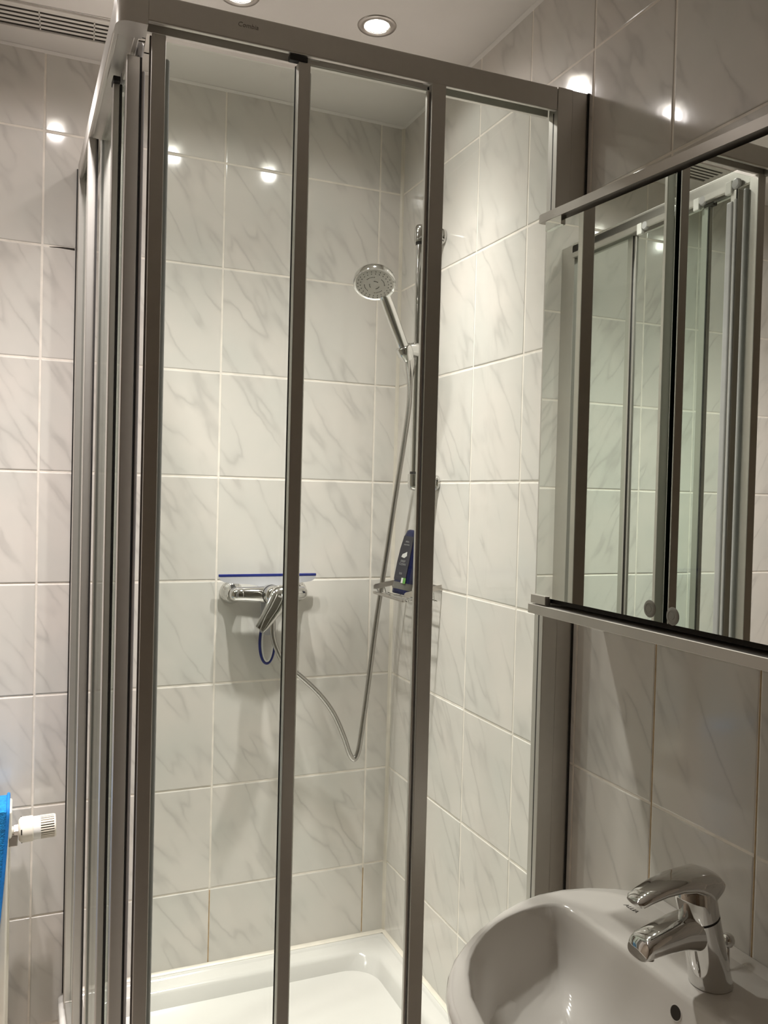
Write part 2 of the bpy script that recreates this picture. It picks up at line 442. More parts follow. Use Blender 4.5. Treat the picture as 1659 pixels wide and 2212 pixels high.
# ------------------------------------------------------------------ downlights
def downlight(x, y, label):
    t = thing('ceiling_downlight', label, 'lamp', (x, y, CEIL), 'row of recessed downlights')
    MB().lathe([(.0285, .012), (.0285, -.0015), (.031, -.0035), (.0385, -.0028), (.0405, 0.0), (.0405, .004)], (x, y, CEIL), n=40, cap=False).build('trim_ring', M['nickel'], t, angle=50)
    MB().lathe([(.0001, -.0005), (.019, -.0012), (.0255, .0005), (.0265, .004), (.0001, .004)], (x, y, CEIL-.0005), n=32).build('lens', M['lens'], t)
    pts = [(x+.0272*math.cos(a), y+.0272*math.sin(a), CEIL-.0014) for a in [math.radians(20+320*k/30) for k in range(31)]]
    MB().tube(pts, .0008, 6).build('retaining_clip', M['nickel'], t)
    la = bpy.data.lights.new('spot_bulb', 'SPOT')
    la.energy = LAMP_W; la.color = LAMP_COL
    la.spot_size = math.radians(165); la.spot_blend = 0.35; la.shadow_soft_size = 0.02
    # reflector beam: a bright core with a weak wide spill (as in the lamp's photometric curve)
    la.use_nodes = True
    nt = la.node_tree; em = nt.nodes['Emission']
    tc = nt.nodes.new('ShaderNodeTexCoord'); sp_ = nt.nodes.new('ShaderNodeSeparateXYZ')
    ab = nt.nodes.new('ShaderNodeMath'); ab.operation = 'ABSOLUTE'
    pw = nt.nodes.new('ShaderNodeMath'); pw.operation = 'POWER'; pw.inputs[1].default_value = BEAM_POW
    ad = nt.nodes.new('ShaderNodeMath'); ad.operation = 'MULTIPLY_ADD'; ad.inputs[1].default_value = 1.0; ad.inputs[2].default_value = BEAM_SPILL
    p2 = nt.nodes.new('ShaderNodeMath'); p2.operation = 'POWER'; p2.inputs[1].default_value = 30
    a2 = nt.nodes.new('ShaderNodeMath'); a2.operation = 'MULTIPLY_ADD'; a2.inputs[1].default_value = BEAM_CORE
    nt.links.new(tc.outputs['Normal'], sp_.inputs[0]); nt.links.new(sp_.outputs['Z'], ab.inputs[0]); nt.links.new(ab.outputs[0], pw.inputs[0])
    nt.links.new(pw.outputs[0], ad.inputs[0]); nt.links.new(ab.outputs[0], p2.inputs[0]); nt.links.new(p2.outputs[0], a2.inputs[0]); nt.links.new(ad.outputs[0], a2.inputs[2]); nt.links.new(a2.outputs[0], em.inputs['Strength'])
    lo = bpy.data.objects.new('spot_bulb', la)
    COL.objects.link(lo); lo.parent = t; lo.location = (0, 0, -.026)
downlight(-0.2525, -0.415, 'round recessed downlight over the shower, nearest to the right wall, fully in view')
downlight(-0.536, -0.399, 'recessed downlight cut off by the top edge of the photo, above the top rail')
downlight(-0.843, -0.385, 'recessed downlight over the left shower wall, seen only reflected in the tiles')
downlight(-1.22, -0.430, 'recessed downlight left of the shower, seen only as the left glint in the mirror')
downlight(-1.505, -0.430, 'recessed downlight farthest left in the row, seen only in the mirror as the right glint')

# ------------------------------------------------------------------ ceiling vent
vt = thing('ceiling_vent', 'white slotted fan grille in the ceiling beside the back wall', 'vent', (-0.92, -0.14, CEIL))
def vP(p):                      # u along the slots, v across, slightly turned
    a = math.radians(-3.2)
    u, v, z = p
    return Vector((-0.679 + u*math.cos(a) - v*math.sin(a), -0.1095 + u*math.sin(a) + v*math.cos(a), CEIL + z))
UL = -0.55
def slab(name, a, b, mat=None):
    return MB().pbox(vP, a, b, 0.0006, 1).build(name, mat or M['ventwhite'], vt)
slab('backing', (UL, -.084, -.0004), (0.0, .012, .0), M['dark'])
pit, sw = 0.0163, 0.0078
slab('frame_rail', (UL, .0070, -.0045), (0.012, .014, 0))
slab('frame_rail', (UL, -.088, -.0045), (0.012, -.0772, 0))
slab('frame_end', (0.0, -.088, -.0045), (0.012, .014, 0))
for k in range(5):
    vc = 0.0070 - sw - (pit-sw)/2 - k*pit
    slab('slat', (UL, vc-(pit-sw)/2, -.0013), (0.0, vc+(pit-sw)/2, 0))
for u in (-0.104, -0.211, -0.318, -0.425):
    slab('crossbar', (u-.0014, -.078, -.0013), (u+.0014, .008, 0))

# ------------------------------------------------------------------ shower tray
def rrect(x0, y0, x1, y1, r, z, n=8):
    pts = []
    for cx, cy, a0 in ((x1-r, y1-r, 0), (x0+r, y1-r, 90), (x0+r, y0+r, 180), (x1-r, y0+r, 270)):
        for k in range(n+1):
            a = math.radians(a0 + 90*k/n)
            pts.append((cx+r*math.cos(a), cy+r*math.sin(a), z))
    return pts
tray = thing('shower_tray', 'white shower tray with a rounded basin in the tiled corner', 'shower tray', (-0.405, -0.40, -Z0))
X0, Y0 = -0.8165, -0.815
TZ = -1.200
def tr(i, r, z): return rrect(X0+i, Y0+i, 0-i*.98-.0005, 0-i*.98-.0005, r, z)
MB().rings([tr(0, .012, TZ-.045), tr(0, .012, TZ-.006), tr(.002, .012, TZ-.0015), tr(.007, .012, TZ), tr(.014, .014, TZ), tr(.017, .016, TZ-.004), tr(.020, .018, TZ-.0055), tr(.046, .03, TZ-.0065),
            tr(.054, .045, TZ-.0085), tr(.060, .06, TZ-.016), tr(.072, .08, TZ-.050), tr(.086, .10, TZ-.085), tr(.105, .12, TZ-.108), tr(.135, .13, TZ-.118), tr(.20, .14, TZ-.122), tr(.37, .02, TZ-.127)]).build('basin', M['acrylic'], tray, angle=60)
MB().box((X0+.012, Y0+.012, -Z0), (-.002, -.002, TZ-.135), .002).build('plinth', M['acrylic'], tray)
MB().box((X0+.006, Y0+.006, -Z0), (X0+.012, -.002, TZ-.044)).box((X0+.006, Y0+.006, -Z0), (-.002, Y0+.012, TZ-.044)).build('apron', M['acrylic'], tray)
MB().lathe([(.045, 0), (.045, .003), (.038, .006), (.01, .007)], (-.41, -.41, TZ-.1275), n=28).build('drain_cover', M['chrome'], tray)
MB().rings([[(x, 0.0, TZ+.007), (x, -.003, TZ+.003), (x, -.008, TZ+.0005), (x, 0.001, TZ-.002)] for x in (-.80, 0)]).build('trim_4', M['silicone'], loc=(0, 0, TZ), kind='structure')
MB().rings([[(0, y, TZ+.007), (-.003, y, TZ+.003), (-.008, y, TZ+.0005), (.001, y, TZ-.002)] for y in (-.78, 0)]).build('trim_5', M['silicone'], loc=(0, 0, TZ), kind='structure')

# ------------------------------------------------------------------ shower enclosure (corner entry)
enc = thing('shower_enclosure', 'satin aluminium corner shower enclosure with sliding glass doors', 'shower cabin', (-0.40, -0.40, TZ))
K = Vector((-0.796, -0.7725))             # outer corner
RT, RB = 0.683, 0.6425                    # rail top / bottom
DT = 0.6365                               # door tops
ZB = TZ + 0.002

def frame_map(O, E):
    D = (E - O).normalized()
    N = Vector((-D.y, D.x))
    if N.dot(Vector((-0.4, -0.4)) - O) < 0: N = -N
    return (lambda p: Vector((O.x + D.x*p[0] + N.x*p[1], O.y + D.y*p[0] + N.y*p[1], p[2]))), (E-O).length, D, N

def side(O, logo, m2=0.0, m3=0.0, rz=0.0):
    # m2, m3: how far each leaf stands from its closed place
    P, L, D, N = frame_map(O, K)
    kids = {}
    # wall channel and frame post
    MB().pbox(P, (0.0, 0.002, ZB), (.0335, .0275, RT+.001), .0008).build('wall_channel', M['alu'], enc)
    MB().pbox(P, (.0340, 0.0, ZB), (.0640, .0125, RT+.001), .0012).pbox(P, (.0340, .0145, ZB), (.0640, .0290, RT+.001), .0012).build('frame_post', M['alu'], enc)
    MB().pbox(P, (.036, .0120, ZB+.01), (.0638, .0150, RB)).build('post_gasket', M['rubber'], enc)
    MB().pbox(P, (.0002, -.0006, ZB), (.0034, .0040, RT+.001)).build('wall_shadow_strip', M['rubber'], enc)  # black strip painting in the shadow gap between channel and wall
    # rails
    rail = MB().pbox(P, (.0645, 0.0, RB), (L-.042, .0085, RT), .0022, 3).pbox(P, (.0645, .006, RB+.012), (L-.042, .038, RT-.001), .0022, 2).pbox(P, (.0645, .030, RB), (L-.042, .038, RT-.006), .0015, 2).build('top_rail', M['alu'], enc)
    MB().pbox(P, (.0645, 0.001, ZB), (L-.030, .040, ZB+.012), .002).pbox(P, (.0645, .018, ZB+.011), (L-.030, .021, ZB+.020), .0005).build('bottom_rail', M['alu'], enc)
    if logo:
        c = P((L-0.188, -0.0002, 0.6672))
        text_part('logo_print', 'Combia', .0100, c, -D.to_3d(), (0, 0, 1), M['logoprint'], rail, label='small faint maker script', shear=.2)
    # fixed pane
    fp = MB().pbox(P, (.052, .0110, ZB+.012), (.292, .0158, RB+.006), .0004, 1).build('fixed_pane', M['glass'], enc)
    MB().pbox(P, (.2775, .0005, ZB+.012), (.3030, .0150, RB+.002), .0014).build('edge_profile', M['alu'], fp)
    MB().pbox(P, (.3020, .0150, ZB+.014), (.3045, .0185, RB)).build('brush_seal', M['rubber'], fp)
    # middle sliding leaf
    q, a2, w2 = (-.0135, .0055, .0300) if not m3 else (0.0, 0.0, 0.0)      # the front leaf runs in the outer track
    d2 = MB().pbox(P, (.276+m2+w2, .0218+q, ZB+.018), (.520+m2+a2, .0260+q, DT-.002), .0004, 1).build('sliding_pane', M['glass'], enc)
    f2 = .0060 if not m3 else 0.0
    MB().pbox(P, (.5030+m2+a2, .0165+q, ZB+.016), (.5270+m2+a2-f2*.75, .0270+q+f2, DT-.003), .0014).build('edge_profile', M['alu'], d2)
    MB().pbox(P, (.5255+m2+a2-f2*.75, .0270+q+f2, ZB+.018), (.5280+m2+a2-f2*.75, .0305+q+f2, DT-.004)).build('brush_seal', M['rubber'], d2)
    MB().pbox(P, (.2745+m2+w2, .0205+q, ZB+.018), (.2785+m2+w2, .0285+q, DT-.003), .0008, 1).build('trailing_strip', M['alu'], d2)
    MB().pbox(P, (.508+m2+a2, .015+q, DT-.004), (.537+m2+a2, .027+q, DT+.005), .0015).build('corner_cap', M['rubber'], d2)
    # closing leaf
    E3 = L + m3
    e = .0045 if m3 else 0.0        # the left leaf hangs a little further in
    d3 = MB().pbox(P, (.502+m3, .0322, ZB+.018), (E3-.060, .0362, DT-.002), .0004, 1).build('sliding_pane', M['glass'], enc)
    MB().pbox(P, (E3-.0705, .0175+e*1.8, ZB+.012), (E3-.0500, .0410+e, DT), .0016).build('closing_profile', M['alu'], d3)
    MB().pbox(P, (E3-.0795, .0400, ZB+.024), (E3-.0620, .0490, DT-.022), .0040, 3).build('grip_strip', M['seal'], d3)
    if m3: MB().pbox(P, (E3-.0520, .0410+e, ZB+.012), (E3-.0500, .0438+e, DT-.001)).build('magnetic_seal', M['rubber'], d3)
    else: MB().pbox(P, (E3-.0508, .0260, ZB+.012), (E3-.0478, .0330, DT-.001)).build('magnetic_seal', M['sealdark'], d3)
    if m3: MB().pbox(P, (E3-.0540, .0438+e, ZB+.024), (E3-.0470, .0482+e, DT-.022), .0020, 3).build('closing_lip', M['seal'], d3)
    MB().pbox(P, (.4995+m3, .0310, ZB+.018), (.5190+m3, .0400, DT-.003), .0012, 1).build('trailing_strip', M['alu'], d3)
    # roller carriages on the inside of the rail
    for par, t0, ss in ((d2, .0285, (.290+m2, .486+m2)), (d3, .0405, (.500+m3, .690+m3))):
        for s0 in ss:
            MB().pbox(P, (s0, t0, DT-.006+rz), (s0+.018, t0+.010, DT+.022+rz), .002).build('roller_block', M['whiteplastic'], par)
            a = P((s0+.028, t0+.001, DT+.012+rz)); n3 = Vector((N.x, N.y, 0))
            MB().lathe([(.002, -.001), (.0105, 0), (.0115, .002), (.0115, .006), (.009, .0085), (.003, .009)], a, n3, 18).build('roller', M['seal'], par)
    return P, L, D, N

A_FRONT = Vector((0.0, -0.8010))
A_LEFT = Vector((-0.8065, 0.0))
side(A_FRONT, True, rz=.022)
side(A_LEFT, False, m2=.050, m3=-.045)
# rounded corner connector joining both rails
def connector():
    Pf, Lf, Df, Nf = frame_map(A_FRONT, K)
    Pl, Ll, Dl, Nl = frame_map(A_LEFT, K)
    R = .020
    def outline(z, i=0.0):
        pts = []
        a = Pf((Lf-.043, -.0006+i, z)); b = Pf((Lf-R, -.0006+i, z))
        c = Pl((Ll-R, -.0006+i, z)); d = Pl((Ll-.043, -.0006+i, z))
        corner = Pf((Lf, -.0006+i, z))
        pts.append(a)
        for k in range(9):
            q = k/8
            pts.append(b*(1-q)**2 + corner*2*q*(1-q) + c*q*q)
        pts.append(d)
        pts.append(Pl((Ll-.043, .0385-i, z)))
        pts.append(Pf((Lf-.0385, .0385-i, z)))
        pts.append(Pf((Lf-.043, .0385-i, z)))
        return pts
    MB().rings([outline(RB-.006), outline(RB-.002), outline(RT-.002), outline(RT+.001, .002)]).build('corner_connector', M['alu'], enc, angle=30)
    MB().rings([outline(ZB), outline(ZB+.014)]).build('corner_foot', M['alu'], enc, angle=30)
connector()

# ------------------------------------------------------------------ shower mixer
mx = thing('shower_mixer', 'chrome single-lever shower mixer on the back wall', 'mixer tap', (-0.352, -0.0, -0.285))
MZ = -0.281
for x in (-0.434, -0.270):
    MB().lathe([(.0285, .0), (.0290, .004), (.0270, .012), (.0215, .020), (.0180, .026), (.0160, .040)], (x, 0, MZ), (0, -1, 0), 36).build('wall_flange', M['chrome'], mx, angle=60)
MB().loft([((-0.449, -.050, MZ), (0, 1, 0), (0, 0, 1), .004, .004), ((-0.4465, -.050, MZ), (0, 1, 0), (0, 0, 1), .012, .0115), ((-0.438, -.051, MZ), (0, 1, 0), (0, 0, 1), .0175, .0165),
           ((-0.415, -.052, MZ), (0, 1, 0), (0, 0, 1), .0195, .0175), ((-0.385, -.054, MZ-.001), (0, 1, 0), (0, 0, 1), .0215, .0190), ((-0.352, -.055, MZ-.003), (0, 1, 0), (0, 0, 1), .024, .0225),
           ((-0.319, -.054, MZ-.001), (0, 1, 0), (0, 0, 1), .0215, .0190), ((-0.289, -.052, MZ), (0, 1, 0), (0, 0, 1), .0195, .0175),
           ((-0.266, -.051, MZ), (0, 1, 0), (0, 0, 1), .0175, .0165), ((-0.2575, -.050, MZ), (0, 1, 0), (0, 0, 1), .012, .0115), ((-0.255, -.050, MZ), (0, 1, 0), (0, 0, 1), .004, .004)], 28).build('body', M['chrome'], mx, angle=60)
cax = Vector((0.03, -1, 0.06)).normalized()
MB().lathe([(.0240, .0), (.0245, .018), (.0245, .0215)], (-0.352, -.055, MZ-.001), cax, 36).build('cartridge_sleeve', M['chrome'], mx)
MB().lathe([(.0238, .0), (.0238, .003)], Vector((-0.352, -.055, MZ-.001)) + cax*.0205, cax, 36).build('sleeve_gap', M['rubber'], mx)
lev = MB().lathe([(.0232, 0), (.0238, .006), (.0225, .016), (.0185, .024), (.010, .029), (.001, .030)], Vector((-0.352, -.055, MZ-.001)) + cax*.0233, cax, 36).build('lever_cap', M['chrome'], mx, angle=60)
def dirn(a, b): return (Vector(b)-Vector(a)).normalized()
lp = [(-0.336, -.098, -0.258), (-0.338, -.106, -0.266), (-0.345, -.112, -0.286), (-0.358, -.118, -0.308), (-0.374, -.124, -0.329), (-0.388, -.128, -0.347), (-0.3945, -.129, -0.3545)]
lw_ = [(.012, .004), (.0205, .008), (.0235, .0095), (.0215, .0085), (.0175, .0070), (.0145, .0060), (.0125, .0048)]
secs = []
for i, p in enumerate(lp):
    d = dirn(lp[max(i-1, 0)], lp[min(i+1, len(lp)-1)])
    nrm = Vector((-.30, -1, .12)); nrm = (nrm - d*nrm.dot(d)).normalized()
    secs.append((p, d.cross(nrm), nrm, lw_[i][0], lw_[i][1], 2.6))
MB().loft(secs, 28).build('lever', M['chrome'], mx, angle=60)
d = dirn(lp[1], lp[3]); nrm = Vector((-.30, -1, .12)); nrm = (nrm-d*nrm.dot(d)).normalized(); sd = d.cross(nrm)
c0 = Vector((-0.343, -.112, -0.283)) + nrm*.0088
MB().poly([c0+sd*a+d*b for a, b in ((-.004, -.0022), (.004, -.0022), (.004, .0022), (-.004, .0022))], nrm*.0008).build('lever_badge', M['logoprint'], mx, label='small grey rectangular badge')
MB().lathe([(.0125, 0), (.0125, .014), (.0110, .0145), (.0110, .030)], (-0.341, -.056, MZ-.018), (0, 0, -1), 24).build('hose_outlet', M['chrome'], mx)

# ------------------------------------------------------------------ squeegee hanging on the mixer
sq = thing('squeegee', 'blue and clear shower squeegee hung over the chrome mixer', 'squeegee', (-0.345, -0.03, -0.24))
MB().box((-0.4705, -.0265, -0.2415), (-0.2235, -.0205, -0.2350), .0012).build('rubber_blade', M['blue'], sq, label='straight dark blue blade')
bl = [(-0.4700, -0.2420), (-0.4655, -0.2500), (-0.4560, -0.2545), (-0.4400, -0.2570), (-0.395, -0.2600), (-0.3735, -0.2645), (-0.3655, -0.2800), (-0.3640, -0.3300), (-0.3660, -0.3700), (-0.3650, -0.3790), (-0.3500, -0.3870),
      (-0.3420, -0.3870), (-0.3270, -0.3790), (-0.3260, -0.3700), (-0.3280, -0.3300), (-0.3265, -0.2800), (-0.3185, -0.2645), (-0.297, -0.2600), (-0.254, -0.2570), (-0.238, -0.2545), (-0.2285, -0.2500), (-0.2240, -0.2420)]
MB().poly([(x, -.0200, z) for x, z in bl], (0, -.0070, 0)).build('body', M['frost'], sq, angle=30)
def loopc(a, hw, top, bot):
    t = a
    return Vector((-0.346 + hw*math.sin(t), -.0235, (top+bot)/2 + (top-bot)/2*math.cos(t)))
MB().tube([loopc(math.radians(38+284*k/40), .0190, -0.350, -0.4575) for k in range(41)], .0034, 10).build('hanging_loop', M['blue'], sq, label='dark blue oval loop')
MB().tube([loopc(math.radians(42+276*k/40), .0136, -0.350, -0.4518)+Vector((0, -.0022, 0)) for k in range(41)], .0022, 8).build('loop_lining', M['white'], sq, label='white inner edge of the loop')

# ------------------------------------------------------------------ riser rail with slider
RX, RY = -0.060, -0.2435
rr = thing('shower_rail', 'chrome shower rail with slider bracket on the right wall', 'shower rail', (0, RY, 0.29))
MB().lathe([(.0100, -.0), (.0100, .575)], (RX, RY, 0.0), (0, 0, 1), 24).build('rail_bar', M['chrome'], rr)
for z0, z1, capup in ((.560, .603, 1), (.0175, -.021, -1)):
    h = abs(z1-z0)
    MB().lathe([(.0145, 0), (.0150, .002), (.0150, h*.62), (.0140, h*.78), (.0105, h*.93), (.004, h)], (RX, RY, z0), (0, 0, capup), 28).build('end_cap', M['chrome'], rr, angle=60)
    MB().lathe([(.0108, -.006), (.0108, .001)], (RX, RY, z0), (0, 0, capup), 20).build('cap_washer', M['rubber'], rr)
    zc = (z0+z1)/2
    MB().loft([((-.001, RY, zc), (0, 1, 0), (0, 0, 1), .019, .019), ((-.006, RY, zc), (0, 1, 0), (0, 0, 1), .019, .019), ((-.009, RY, zc), (0, 1, 0), (0, 0, 1), .014, .014), ((RX+.006, RY, zc), (0, 1, 0), (0, 0, 1), .012, .013)], 24).build('wall_bracket', M['chrome'], rr)
HB = Vector((-0.1000, -0.2550, 0.3060))      # where the handle sits
sax = (HB - Vector((RX, RY, 0.309))).normalized()
MB().lathe([(.013, -.026), (.0172, -.022), (.0176, .010), (.0165, .018), (.0150, .030)], (RX, RY, 0.3090), sax, 28).build('slider', M['chrome'], rr, angle=50)

# ------------------------------------------------------------------ hand shower
HC = Vector((-0.1965, -0.300, 0.4340))
hn = Vector((-0.235, -0.50, -0.83)).normalized()
hs = thing('hand_shower', 'round chrome hand shower with a pale spray face in its bracket', 'shower head', tuple(HB))
MB().lathe([(.0445, .0), (.0470, .0005), (.0478, -.004), (.0470, -.013), (.0440, -.0175), (.032, -.022), (.012, -.0245), (.001, -.025)], HC, hn, 44).build('head', M['chrome'], hs, angle=60)
face = MB().lathe([(.001, .0022), (.020, .0020), (.040, .0012), (.0443, -.001)], HC, hn, 44).build('spray_face', M['sprayface'], hs, angle=60)
e1 = Vector((1, 0, 0)); e1 = (e1 - hn*e1.dot(hn)).normalized(); e2 = hn.cross(e1)
nz = MB()
for rr_, cnt, sz in ((.0375, 24, .00115), (.0315, 22, .00115)):
    for k in range(cnt):
        a = 2*PI*k/cnt + (0.13 if cnt == 22 else 0)
        nz.lathe([(sz, 0), (sz*.8, .0018)], HC + (e1*math.cos(a)+e2*math.sin(a))*rr_ + hn*.001, hn, 6)
for q in range(4):
    for k in range(6):
        a = q*PI/2 + math.radians(20 + k*9)
        nz.lathe([(.0010, 0), (.0008, .0018)], HC + (e1*math.cos(a)+e2*math.sin(a))*.0225 + hn*.0016, hn, 6)
for q in range(3):
    for k in range(5):
        a = q*2*PI/3 + math.radians(70 + k*11)
        nz.lathe([(.0009, 0), (.0007, .0018)], HC + (e1*math.cos(a)+e2*math.sin(a))*.0110 + hn*.0019, hn, 6)
nz.build('spray_nozzles', M['nozzle'], face, kind='stuff', smooth=False)
# handle: from the back edge of the head down to the bracket
hg = HB - HC; hg = (hg - hn*hg.dot(hn)).normalized()
HT = HC + hg*.0530 - hn*.0075
hd = (HB - HT).normalized()
hpts = [HC + hg*.030 - hn*.0130, HC + hg*.043 - hn*.0105, HT, HT + hd*.018, HT + hd*.045, HT + hd*.080, HB + hd*.004, HB + hd*.018]
hr = [.0105, .0132, .0142, .0142, .0140, .0136, .0128, .0110]
MB().tube(hpts, hr, 24).build('handle', M['chrome'], hs, angle=60)
MB().lathe([(.0158, -.007), (.0192, -.004), (.0190, .012), (.0140, .027)], HB, hd, 28).build('cone_holder', M['chrome'], rr, angle=50)

# ------------------------------------------------------------------ hose
HOSE = [(-0.3410,-0.0560,-0.3296), (-0.3415,-0.0575,-0.3370), (-0.3441,-0.0620,-0.3562), (-0.3434,-0.0660,-0.3838), (-0.3346,-0.0700,-0.4140), (-0.3145,-0.0720,-0.4508), (-0.2727,-0.0730,-0.4849), (-0.2236,-0.0730,-0.5317), (-0.1857,-0.0730,-0.5820), (-0.1570,-0.0730,-0.6416), (-0.1396,-0.0730,-0.6878), (-0.1266,-0.0730,-0.7032), (-0.1170,-0.0730,-0.6876), (-0.1104,-0.0730,-0.6517), (-0.0942,-0.0740,-0.5169), (-0.0763,-0.0750,-0.3523), (-0.0561,-0.0850,-0.1748), (-0.0459,-0.1100,-0.0217), (-0.0470,-0.1500,0.0925), (-0.0542,-0.1900,0.1798), (-0.0672,-0.2200,0.2313), (-0.0872,-0.2490,0.2756)]
HOSE.append(tuple(HB + hd*.020))
def catmull(P, m=6):
    P = [Vector(p) for p in P]; out = []
    for i in range(len(P)-1):
        p0, p1, p2, p3 = P[max(i-1, 0)], P[i], P[i+1], P[min(i+2, len(P)-1)]
        for k in range(m):
            t = k/m
            out.append(0.5*((2*p1) + (p2-p0)*t + (2*p0-5*p1+4*p2-p3)*t*t + (3*p1-p0-3*p2+p3)*t**3))
    out.append(P[-1]); return out
MB().tube(catmull(HOSE), .0066, 12).build('shower_hose', M['hose'], loc=HOSE[11], label='ribbed metal shower hose looping down from the mixer and up to the hand shower', cat='hose')

# ------------------------------------------------------------------ wire basket
bk = thing('shower_basket', 'small chrome wire basket on the right wall holding the navy bottle', 'basket', (0, -0.193, -0.26))
YA, YB = -0.101, -0.286
BZ = -0.2785
def rod(name, pts, r=.0017, mat='chrome', n=8): return MB().tube(pts, r, n).build(name, M[mat], bk)
rod('wall_rod', [(-.004, YA, -.2465), (-.004, YB, -.2465)], .0030, 'nickel')
for y in (YA, YB):
    MB().poly([(-.002, y-.0012, -.2400), (-.093, y-.0012, -.2565), (-.097, y-.0012, -.2600), (-.097, y-.0012, -.2680), (-.090, y-.0012, -.2690), (-.002, y-.0012, -.2520)], (0, .0024, 0)).build('side_strip', M['nickel'], bk)
    for x in (-.022, -.046, -.068, -.088):
        rod('upright_wire', [(x, y, -.2540-.15*(-x)), (x+.004, y+.003*(1 if y == YB else -1), BZ-.001)], .0011)
MB().box((-.1000, YB+.002, BZ-.0015), (-.0930, YA-.002, BZ+.0045), .0015).build('front_bar', M['nickel'], bk)
for k in range(6):
    x = -.012 - k*.0152
    rod('floor_wire', [(x, YA, BZ), (x, YB, BZ)], .0013)
rod('cross_wire', [(-.095, -.145, BZ-.002), (-.006, -.145, BZ-.002)], .0013)
rod('cross_wire', [(-.095, -.243, BZ-.002), (-.006, -.243, BZ-.002)], .0013)
rod('wall_loop', [(-.003, -.150, -.247), (-.003, -.156, -.262), (-.003, -.165, -.268), (-.003, -.225, -.268), (-.003, -.234, -.262), (-.003, -.240, -.247)], .0022, 'nickel')

# ------------------------------------------------------------------ shower gel bottle
b0 = Vector((-0.0625, -0.1915, -0.2735)); b1 = Vector((-0.0305, -0.1900, -0.1175))
ax = (b1-b0).normalized(); Ln = (b1-b0).length
nv = Vector((-.96, -.30, 0)); nv = (nv - ax*nv.dot(ax)).normalized()   # label side looks into the shower
wv_ = ax.cross(nv).normalized()
bo = thing('shower_gel_bottle', 'navy blue shower gel bottle leaning in the wire basket', 'bottle', tuple(b0))
def bsec(h, hw, hd_): return (b0 + ax*h, wv_, nv, hw, hd_, 3.2)
MB().loft([bsec(.0008, .0245, .0115), bsec(.002, .0265, .0130), bsec(.0125, .0270, .0138)], 32).build('flip_cap', M['navy'], bo, angle=50)
MB().loft([bsec(.0128, .0272, .0140), bsec(.0290, .0272, .0140)], 32).build('grey_band', M['silverband'], bo, label='dull grey band above the cap')
MB().loft([bsec(.0292, .0275, .0142), bsec(.060, .0280, .0150), bsec(.105, .0268, .0148), bsec(.140, .0235, .0132), bsec(Ln-.010, .0205, .0115), bsec(Ln-.003, .0185, .0098), bsec(Ln, .0140, .0060)], 36).build('bottle_body', M['navy'], bo, angle=60)
def lab(h, a, o=.0152): return b0 + ax*h + wv_*a + nv*o
lo_ = MB().rings([[lab(.034, -.0205), lab(.034, .0205), lab(.034, .0205, .0148), lab(.034, -.0205, .0148)],
                  [lab(.075, -.0205, .0158), lab(.075, .0205, .0158), lab(.075, .0205, .0145), lab(.075, -.0205, .0145)],
                  [lab(.110, -.0195, .0152), lab(.110, .0195, .0152), lab(.110, .0195, .0138), lab(.110, -.0195, .0138)],
                  [lab(.142, -.0165, .0134), lab(.142, .0165, .0134), lab(.142, .0165, .012), lab(.142, -.0165, .012)]]).build('front_label', M['label'], bo, label='charcoal front label with white print')
right = -wv_ if wv_.y > 0 else wv_
right = Vector((right.x, right.y, right.z))
for txt, h, s_, m_, o_ in (('MEN', .128, .0060, 'greyprint', .0146), ('SHOWER', .1205, .0046, 'greyprint', .0150), ('DEEP', .080, .0075, 'greyprint', .0162), ('CLEAN', .0725, .0075, 'greyprint', .0162), ('250', .050, .0070, 'greyprint', .0160)):
    text_part('label_print', txt, s_, lab(h, 0, o_), right, ax, M[m_], lo_, depth=.0001)
MB().poly([lab(.090, -.009, .0158), lab(.088, .002, .0158), (lab(.094, .010, .0158)), lab(.104, .008, .0156), lab(.100, .001, .0158), lab(.097, -.006, .0158)], nv*.0005).build('label_emblem', M['white'], lo_, smooth=False)
stk = MB().poly([lab(.0275, .0075, .0155), lab(.0275, .0215, .0148), lab(.0410, .0215, .0150), lab(.0410, .0075, .0158)], nv*.0004).build('price_sticker', M['green'], bo, label='small green and white sticker', smooth=False)
MB().poly([lab(.0280, .0075, .0162), lab(.0280, .0135, .0158), lab(.0405, .0135, .0162), lab(.0405, .0075, .0165)], nv*.0003).build('sticker_panel', M['white'], stk, smooth=False)

# ------------------------------------------------------------------ mirror cabinet
cb = thing('mirror_cabinet', 'wall-hung mirror cabinet with two mirrored doors between aluminium rails', 'cabinet', (0, -1.2, -0.21))
CX = -0.1370
YF, YN = -0.8695, -1.545                     # far and near end
def topz(y): return 0.4290 - 0.045*(-0.8695-y)
MB().box((-.0005, YF-.004, -0.200), (CX+.0105, YN, 0.385), .001).build('carcass', M['cabalu'], cb)
MB().box((CX+.0100, YF-.006, -0.2000), (CX+.0088, YN, 0.386)).build('door_backing', M['dark'], cb)
MB().rings([[(0.0-.0005, YF, topz(YF)-.0005), (CX-.0045, YF, topz(YF)), (CX-.005, YF, topz(YF)-.014), (-.0005, YF, topz(YF)-.0145)],
            [(0.0-.0005, YN, topz(YN)-.0005), (CX-.0045, YN, topz(YN)), (CX-.005, YN, topz(YN)-.014), (-.0005, YN, topz(YN)-.0145)]]).build('top_rail', M['cabalu'], cb, angle=20)
MB().box((-.0005, YF, -0.2205), (CX-.005, YN, -0.2050), .0008, 1).build('bottom_rail', M['cabalu'], cb)
SE = -1.1855
